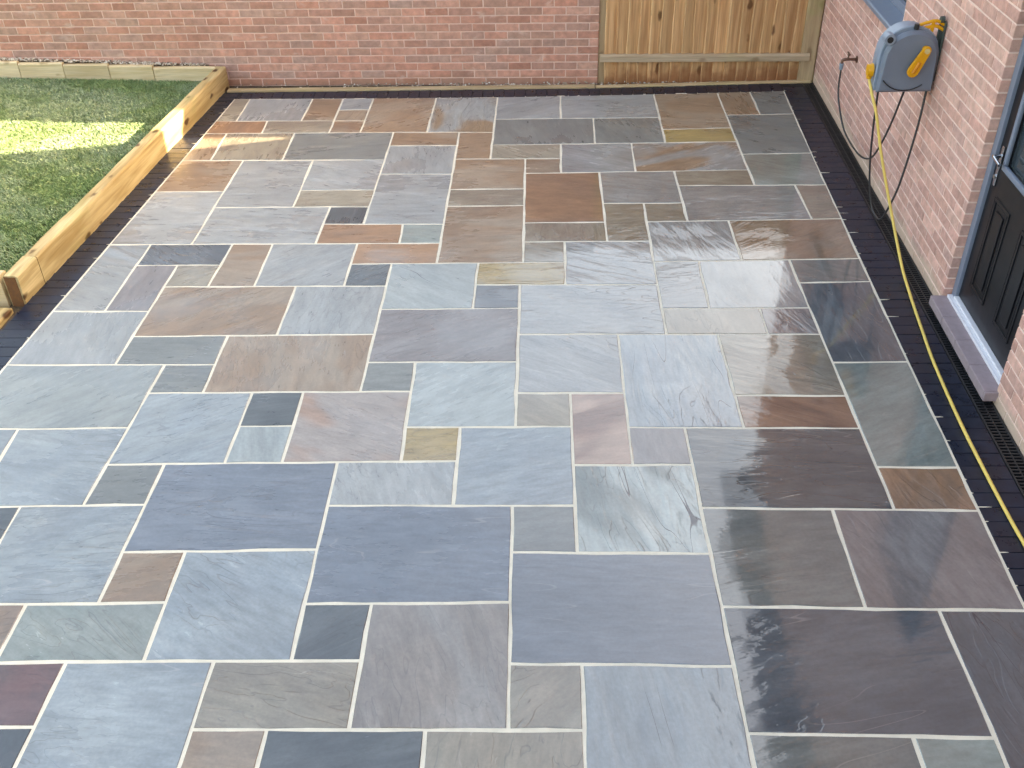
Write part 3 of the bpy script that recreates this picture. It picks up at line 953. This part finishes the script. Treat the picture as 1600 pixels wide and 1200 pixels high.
at.data.foreach_set('value', np.tile(np.array([0, 0, .6, 1], np.float32), N))
me.update(calc_edges=True)
gr = add('grass', me, M_GRASS)
gr['kind'] = 'stuff'
tag(gr, 'short dewy green lawn grass with paler tips', 'grass')

def sleeper(a, b, wd, z0, z1, mat, label):
    return plank('timber_sleeper', a, b, wd, z0, z1, mat, label, 'sleeper', 'timber sleepers round the lawn', bev=0.012, jit=0.004)
W_SLEEP_L = mat_wood('sleeper_timber_long', lin(182, 154, 104), lin(222, 200, 152), lin(84, 56, 32), 0, 15, 0.3, 1.0)
ym = 5.93
sleeper((sl_x(ym), ym), SL_B, 0.105, -0.05, 0.205, W_SLEEP_L, 'long pale timber sleeper between lawn and black border, crossed by sunlight')
blk = sleeper(SL_A, (sl_x(ym - .006), ym - .006), 0.105, -0.05, 0.205, W_SLEEP_L, 'short timber sleeper end with dark end grain at the near lawn corner')
mb = MB()
mb.box(-0.004, -0.0015, 0.012, 0.095, -0.04, 0.195, 0.001)
add('end_grain', mb.mesh('end_grain'), W_END, blk)
plank('timber_sleeper', (-9.0, 5.60), (-3.60, 5.66), 0.10, -0.05, 0.2, W_SLEEP_X, 'timber sleeper returning left along the near edge of the lawn', 'sleeper', 'timber sleepers round the lawn', bev=0.012, jit=0.003)
plank('timber_sleeper', (-3.585, 4.2), (-3.535, 5.58), 0.11, -0.05, 0.012, W_SLEEP_L, 'low timber sleeper level with the black border at left edge', 'sleeper', 'timber sleepers round the lawn', bev=0.008, jit=0.003)
plank('timber_sleeper', (-9.0, 5.3), (-3.68, 5.36), 0.20, -0.05, 0.045, W_SLEEP_X, 'low timber step below the lawn at left edge', 'sleeper', 'timber sleepers round the lawn', bev=0.01, jit=0.003)
sheet('soil_bed', [(-9, 2), (-3.6, 2), (-3.5, 5.7), (-9, 5.7)], M_SOIL, -0.03)
words = ['nearest the brick corner', 'second from the corner', 'third from the corner', 'fourth from the corner', 'fifth from the corner', 'sixth from the corner']
s0 = 5.872
for i, L in enumerate((0.625, 0.448, 0.456, 0.452, 0.45, 0.45)):
    a_ = bworld(s0 + L - 0.008, 0.125, 0)
    b_ = bworld(s0, 0.125, 0)
    zt = 0.197 + (s0 + L / 2 - 5.98) * 0.0345
    sleeper((a_.x, a_.y), (b_.x, b_.y), 0.055, -0.05, zt, W_SLEEP_X, 'short timber sleeper edging the lawn below the wall, ' + words[i])
    s0 += L
gm = MB()
p = [bworld(5.96, 0.0, 0.19), bworld(9.5, 0.0, 0.318), bworld(9.5, 0.08, 0.308), bworld(5.96, 0.08, 0.18)]
gm.poly([q[:] for q in p], [(0, 1, 2, 3)])
o = add('gravel_bed', gm.mesh('gravel_bed'), M_SOIL)
o['kind'] = 'structure'
pts = []
for _ in range(900):
    s_, u_ = random.uniform(5.98, 8.9), random.uniform(0.006, 0.072)
    q = bworld(s_, u_, 0.193 + (s_ - 5.96) * 0.0360 + random.uniform(0, .014))
    pts.append(q[:])
pebbles('gravel', pts, 0.006, 0.014, 'pale gravel in the strip between back sleepers and brick wall', 'gravel')

# ---------------------------------------------------------------- house
house = thing('brick_house', 'pink brick house wall with black door and grey window at right', 'house', CORNER, B_ROT)
DOOR = (4.165, 5.175, -0.1, 2.16)
WIN = (0.95, 2.29, 1.17, 2.32)
H_TOP, H_END = 5.2, 13.5
cm = MB()
g_ = 0.003
cm.box(-0.3, -0.004, 0.004, WIN[0] - g_, -0.3, H_TOP)
cm.box(-0.3, -0.004, WIN[1] + g_, DOOR[0] - g_, -0.3, H_TOP)
cm.box(-0.3, -0.004, DOOR[1] + g_, H_END, -0.3, H_TOP)
cm.box(-0.3, -0.004, WIN[0] - g_, WIN[1] + g_, -0.3, WIN[2] - g_)
cm.box(-0.3, -0.004, WIN[0] - g_, WIN[1] + g_, WIN[3] + g_, H_TOP)
cm.box(-0.3, -0.004, DOOR[0] - g_, DOOR[1] + g_, DOOR[3] + g_, H_TOP)
cm.box(-8.0, -0.302, 0.004, 0.3, -0.3, H_TOP)
cm.box(-8.0, -0.302, H_END - .3, H_END, -0.3, H_TOP)
cm.box(-8.0, -7.7, 0.302, H_END - .302, -0.3, H_TOP)
add('wall', cm.mesh('wall'), M_POINT_H, house)
n_h = brickwork(house, 'x', 0.005, H_END, -0.02, H_TOP, [DOOR, WIN], M_BRICK_H, M_BRICK_H_I, 0.06)
rm = MB()
rm.extrude([(0.35, H_TOP), (0.35, H_TOP + .14), (-4.0, H_TOP + 2.6), (-8.35, H_TOP + .14), (-8.35, H_TOP)], -0.15, H_END + .15, 'y')
add('roof', rm.mesh('roof'), mat_plain('roof_tile', lin(92, 78, 72), 0.85, bump=0.01), house)

M_GREY = mat_plain('grey_frame', lin(122, 131, 148), 0.4, var=0.05)
M_DOOR = mat_plain('black_door', lin(20, 20, 24), 0.34, var=0.1, scale=6)
M_WHITE = mat_plain('white_threshold', lin(226, 224, 230), 0.35, var=0.05)
M_STEP = mat_plain('brick_sill', lin(158, 140, 144), 0.7, var=0.14, scale=25, bump=0.003)
M_CHROME = mat_plain('chrome', lin(205, 208, 212), 0.18, 1.0, var=0.05)
M_GLASS = mat_glass('window_glass')
d0, d1 = DOOR[0] + .002, DOOR[1] - .002
# step
sm = MB()
x = 4.16
while x < 5.2:
    sm.box(-0.045, 0.074, x, min(x + .255, 5.205), 0.018, 0.078, 0.006)
    x += 0.2575
add('step', sm.mesh('step'), M_STEP, house)
door = add('door', None, parent=house)
fm = MB()
fm.box(-0.16, -0.052, d0, d0 + .062, 0.08, 2.15, 0.004)
fm.box(-0.16, -0.052, d1 - .062, d1, 0.08, 2.15, 0.004)
fm.box(-0.16, -0.052, d0 + .0625, d1 - .0625, 2.09, 2.15, 0.004)
add('frame', fm.mesh('frame'), M_GREY, door)
fm = MB()
fm.box(-0.15, -0.022, d0 + .012, d1 - .012, 0.0785, 0.098, 0.003)
fm.box(-0.15, -0.045, d0 + .063, d1 - .063, 0.0985, 0.115, 0.004)
add('threshold', fm.mesh('threshold'), M_WHITE, door)
L0, L1 = d0 + .064, d1 - .064
LW = L1 - L0
fm = MB()
zt, gz0, gz1 = 2.088, 1.06, 1.92
fm.box(-0.135, -0.092, L0, L1, 0.118, gz0)
fm.box(-0.135, -0.092, L0, L0 + .15, gz0, zt)
fm.box(-0.135, -0.092, L1 - .15, L1, gz0, zt)
fm.box(-0.135, -0.092, L0 + .15, L1 - .15, gz1, zt)
add('leaf', fm.mesh('leaf'), M_DOOR, door, (0.02, 0, 0))
for k in range(2):
    p0 = L0 + .12 + k * (LW / 2 - .03)
    p1 = p0 + LW / 2 - .21
    fm = MB()
    q0, q1 = 0.26, 0.86
    b = 0.024
    fm.box(-0.0918, -0.0875, p0, p1, q0, q0 + b, 0.005)
    fm.box(-0.0918, -0.0875, p0, p1, q1 - b, q1, 0.005)
    fm.box(-0.0918, -0.0875, p0, p0 + b, q0 + b, q1 - b, 0.005)
    fm.box(-0.0918, -0.0875, p1 - b, p1, q0 + b, q1 - b, 0.005)
    fm.box(-0.0918, -0.084, p0 + .06, p1 - .06, q0 + .06, q1 - .06, 0.006)
    add('panel', fm.mesh('panel'), M_DOOR, door, (0.02, 0, 0))
fm = MB()
b = 0.035
fm.box(-0.0915, -0.070, L0 + .125, L1 - .125, gz0 - .03, gz0 + b - .03, 0.008)
fm.box(-0.0915, -0.070, L0 + .125, L1 - .125, gz1, gz1 + b, 0.008)
fm.box(-0.0915, -0.070, L0 + .125, L0 + .125 + b, gz0 + b - .03, gz1, 0.008)
fm.box(-0.0915, -0.070, L1 - .125 - b, L1 - .125, gz0 + b - .03, gz1, 0.008)
add('glazing_bead', fm.mesh('glazing_bead'), M_GREY, door, (0.02, 0, 0))
fm = MB()
fm.box(-0.118, -0.106, L0 + .15, L1 - .15, gz0, gz1)
add('pane', fm.mesh('pane'), M_GLASS, door, (0.02, 0, 0))
fm = MB()
hu = L0 + .055
fm.box(-0.0915, -0.082, hu - .016, hu + .016, 0.90, 1.14, 0.004)
fm.tube([(-0.083, hu, 1.08), (-0.04, hu, 1.08)], 0.011, 10)
fm.tube(spline([(-0.042, hu - .005, 1.08), (-0.036, hu + .03, 1.082), (-0.036, hu + .115, 1.074)], 5), 0.0095, 10)
fm.tube([(-0.083, hu, 0.955), (-0.074, hu, 0.955)], 0.013, 12)
add('handle', fm.mesh('handle', 0.6), M_CHROME, door, (0.02, 0, 0))
# dark room behind the door glass
# window
win = add('window', None, parent=house)
fm = MB()
w0, w1, v0, v1 = WIN[0] + .002, WIN[1] - .002, WIN[2] + .002, WIN[3] - .002
f = 0.06
fm.box(-0.17, -0.10, w0, w1, v0 + .03, v0 + .03 + f, 0.004)
fm.box(-0.17, -0.10, w0, w1, v1 - f, v1, 0.004)
fm.box(-0.17, -0.10, w0, w0 + f, v0 + .03 + f, v1 - f, 0.004)
fm.box(-0.17, -0.10, w1 - f, w1, v0 + .03 + f, v1 - f, 0.004)
fm.box(-0.165, -0.105, (w0 + w1) / 2 - .03, (w0 + w1) / 2 + .03, v0 + .03 + f, v1 - f, 0.004)
add('frame', fm.mesh('frame'), M_GREY, win)
for a_, b_ in ((w0 + f, (w0 + w1) / 2 - .03), ((w0 + w1) / 2 + .03, w1 - f)):
    fm = MB()
    fm.box(-0.142, -0.130, a_, b_, v0 + .03 + f, v1 - f)
    add('pane', fm.mesh('pane'), M_GLASS, win)
fm = MB()
fm.extrude([(-0.10, 1.172), (-0.10, 1.202), (0.045, 1.184), (0.055, 1.176), (0.055, 1.150), (0.045, 1.150), (0.045, 1.1705)], w0 - .0, w1 - .0, 'y')
add('sill', fm.mesh('sill'), mat_plain('painted_sill', lin(120, 130, 146), 0.35, var=0.05), win)

# ---------------------------------------------------------------- hose reel
reel = thing('hose_reel', 'grey hose reel with yellow crank handle hung on the house wall', 'hose reel', bworld(0, 3.2, 1.06), B_ROT)
M_REEL = mat_plain('reel_grey_plastic', lin(112, 122, 137), 0.42, var=0.06, scale=8)
M_REEL2 = mat_plain('reel_light_plastic', lin(136, 148, 164), 0.4, var=0.06, scale=8)
M_YEL = mat_plain('yellow_plastic', lin(226, 158, 22), 0.4, var=0.08)
M_HOSE_Y = mat_plain('yellow_hose_pvc', lin(230, 198, 104), 0.4, var=0.1, scale=20)
M_HOSE_G = mat_plain('dark_hose_pvc', lin(58, 56, 56), 0.4, var=0.15, scale=20)
def d_profile(x0, x1, h, flat):
    """D-shaped side: straight foot and outer edge, round shoulder; x runs out from the wall"""
    pts = [(x0, 0.0), (x1, -0.006)]
    cx_, rx = (x0 + x1) / 2, (x1 - x0) / 2
    for i in range(15):
        a = math.pi * i / 14
        pts.append((cx_ + rx * math.cos(a), flat + (h - flat) * math.sin(a) ** 0.85))
    return pts
bm_ = MB()
bm_.extrude(d_profile(0.018, 0.374, 0.405, 0.20), -0.20, -0.055, 'y', 0.014)
add('rear_shell', bm_.mesh('rear_shell', 0.7), M_REEL2, reel)
bm_ = MB()
bm_.extrude(d_profile(0.008, 0.386, 0.418, 0.205), -0.060, -0.034, 'y', 0.006)
add('seam_band', bm_.mesh('seam_band', 0.7), M_REEL2, reel)
bm_ = MB()
bm_.extrude(d_profile(0.014, 0.372, 0.398, 0.195), -0.036, 0.016, 'y', 0.022)
fs_ = add('front_shell', bm_.mesh('front_shell', 0.7), M_REEL, reel)
bm_ = MB()
arc = [(0.205 + 0.185 * math.cos(a), 0.022, 0.205 + 0.19 * math.sin(a)) for a in [math.radians(-128 + 8 * i) for i in range(12)]]
bm_.tube(arc, 0.004, 6)
add('groove', bm_.mesh('groove'), M_DARK, fs_)
bm_ = MB()
bm_.tube([(0.352, -0.05, 0.345), (0.352, 0.022, 0.345)], 0.034, 16)
lug = add('pivot_lug', bm_.mesh('pivot_lug', 0.6), M_REEL2, reel)
bm_ = MB()
bm_.tube([(0.352, 0.0225, 0.345), (0.352, 0.0245, 0.345)], 0.020, 14)
add('pivot_hole', bm_.mesh('pivot_hole'), M_DARK, lug)
# crank: hub near the middle, arm running down and outwards
hx, hz, ex, ez = 0.118, 0.285, 0.178, 0.150
dx_, dz_ = ex - hx, ez - hz
LL = math.hypot(dx_, dz_)
tx, tz = dx_ / LL, dz_ / LL
out = []
for i in range(9):
    a = math.pi / 2 + math.pi * i / 8
    out.append((hx + 0.028 * (math.cos(a) * tx - math.sin(a) * tz), hz + 0.028 * (math.cos(a) * tz + math.sin(a) * tx)))
for i in range(9):
    a = -math.pi / 2 + math.pi * i / 8
    out.append((ex + 0.037 * (math.cos(a) * tx - math.sin(a) * tz), ez + 0.037 * (math.cos(a) * tz + math.sin(a) * tx)))
bm_ = MB()
bm_.tube([(hx, 0.01, hz), (hx, 0.04, hz)], 0.022, 12)
bm_.extrude(out, 0.036, 0.062, 'y', 0.006)
cr_ = add('crank_handle', bm_.mesh('crank_handle', 0.6), M_YEL, reel)
bm_ = MB()
bm_.tube([(ex - tx * .07, 0.064, ez - tz * .07), (ex + tx * .005, 0.064, ez + tz * .005)], 0.012, 10)
add('grip_recess', bm_.mesh('grip_recess', 0.6), mat_plain('amber_plastic', lin(206, 128, 10), 0.4), cr_)
bm_ = MB()
bm_.tube([(hx, 0.06, hz), (hx, 0.068, hz)], 0.017, 12)
add('hub_cap', bm_.mesh('hub_cap', 0.6), mat_plain('pale_plastic', lin(214, 190, 130), 0.4), cr_)
bm_ = MB()
bm_.tube([(0.392, -0.10, 0.11), (0.424, -0.10, 0.11)], 0.045, 14, r1=0.038)
bm_.tube([(0.405, -0.10, 0.055), (0.405, -0.10, 0.09)], 0.018, 10)
add('hose_guide', bm_.mesh('hose_guide', 0.6), M_YEL, reel)
bm_ = MB()
for dz0 in (0.0, 0.032):
    bm_.tube(spline([(0.006, -0.045, 0.385 + dz0), (0.06, -0.05, 0.41 + dz0), (0.12, -0.05, 0.40 + dz0), (0.165, -0.05, 0.385 + dz0)], 5), 0.011, 8)
bm_.tube([(0.08, -0.05, 0.375), (0.08, -0.05, 0.45)], 0.012, 8)
add('lock_lever', bm_.mesh('lock_lever', 0.6), M_YEL, reel)
bm_ = MB()
bm_.box(0.0015, 0.014, -0.13, -0.02, 0.06, 0.44, 0.004)
bm_.tube([(0.016, -0.05, 0.45), (0.04, -0.05, 0.45)], 0.022, 12)
bm_.tube([(0.03, -0.06, 0.06), (0.03, -0.06, 0.44)], 0.009, 8)
add('wall_bracket', bm_.mesh('wall_bracket', 0.6), mat_plain('bracket_green', lin(62, 74, 70), 0.45), reel)
bm_ = MB()
bm_.tube([(0.19, -0.02, 0.40), (0.19, -0.02, 0.432)], 0.016, 10)
add('top_knob', bm_.mesh('top_knob', 0.6), M_DARK, reel)

def hose(name, pts, r, mat, label, k=8):
    mb = MB()
    mb.tube(spline([bworld(*p) for p in pts], k), r, 10)
    o = add(name, mb.mesh(name, 3.2), mat)
    tag(o, label, 'hose')
    return o
hose('garden_hose', [(0.405, 3.10, 1.12), (0.388, 3.19, 1.03), (0.36, 3.265, 0.93), (0.31, 3.345, 0.714), (0.25, 3.427, 0.497), (0.19, 3.526, 0.284), (0.158, 3.64, 0.145), (0.147, 3.80, 0.05), (0.155, 4.0, 0.016), (0.175, 4.2, 0.014), (0.199, 4.46, 0.014), (0.231, 4.839, 0.014), (0.252, 5.386, 0.014), (0.253, 5.807, 0.014), (0.247, 6.158, 0.014), (0.236, 6.45, 0.014), (0.22, 7.3, 0.014)],
     0.0095, M_HOSE_Y, 'yellow garden hose trailing from the reel along the black border')
hose('garden_hose', [(0.118, 1.357, 0.585), (0.115, 1.38, 0.40), (0.105, 1.50, 0.27), (0.09, 1.70, 0.165), (0.08, 2.08, 0.155), (0.08, 2.36, 0.22), (0.085, 2.56, 0.35), (0.10, 2.80, 0.66), (0.14, 3.08, 1.07)],
     0.0075, M_HOSE_G, 'thin dark feed hose looping from the tap up to the reel')
hose('garden_hose', [(0.33, 3.10, 1.065), (0.25, 2.92, 0.66), (0.19, 2.84, 0.33), (0.14, 2.86, 0.09), (0.115, 2.95, 0.025), (0.11, 3.05, 0.05), (0.10, 3.12, 0.16), (0.075, 3.18, 0.40), (0.05, 3.20, 0.80), (0.035, 3.17, 1.08)],
     0.0075, M_HOSE_G, 'dark hose hanging in a long narrow loop below the reel')
# tap
tap = thing('outdoor_tap', 'small brass outdoor tap with grey hose connector on house wall', 'tap', bworld(0, 1.36, 0.66), B_ROT)
M_BRASS = mat_plain('dull_brass', lin(122, 96, 84), 0.4, 0.8)
bm_ = MB()
bm_.tube([(0.0015, 0, 0), (0.008, 0, 0)], 0.028, 12)
bm_.tube([(0.006, 0, 0), (0.10, 0, 0)], 0.011, 10)
bm_.tube(spline([(0.095, 0, 0.0), (0.118, 0, -0.008), (0.120, 0, -0.035)], 4), 0.012, 10)
add('spout', bm_.mesh('spout', 0.7), M_BRASS, tap)
bm_ = MB()
bm_.tube([(0.075, 0, 0.0), (0.075, 0, 0.045)], 0.008, 8)
bm_.tube([(0.075, -0.035, 0.048), (0.075, 0.035, 0.048)], 0.007, 8)
add('tap_handle', bm_.mesh('tap_handle', 0.7), M_BRASS, tap)
bm_ = MB()
bm_.tube([(0.120, 0, -0.034), (0.120, 0, -0.085)], 0.019, 12, r1=0.014)
add('connector', bm_.mesh('connector', 0.7), mat_plain('connector_grey', lin(130, 146, 160), 0.4), tap)
print('bricks in view: wall', n_w, 'house', n_h)
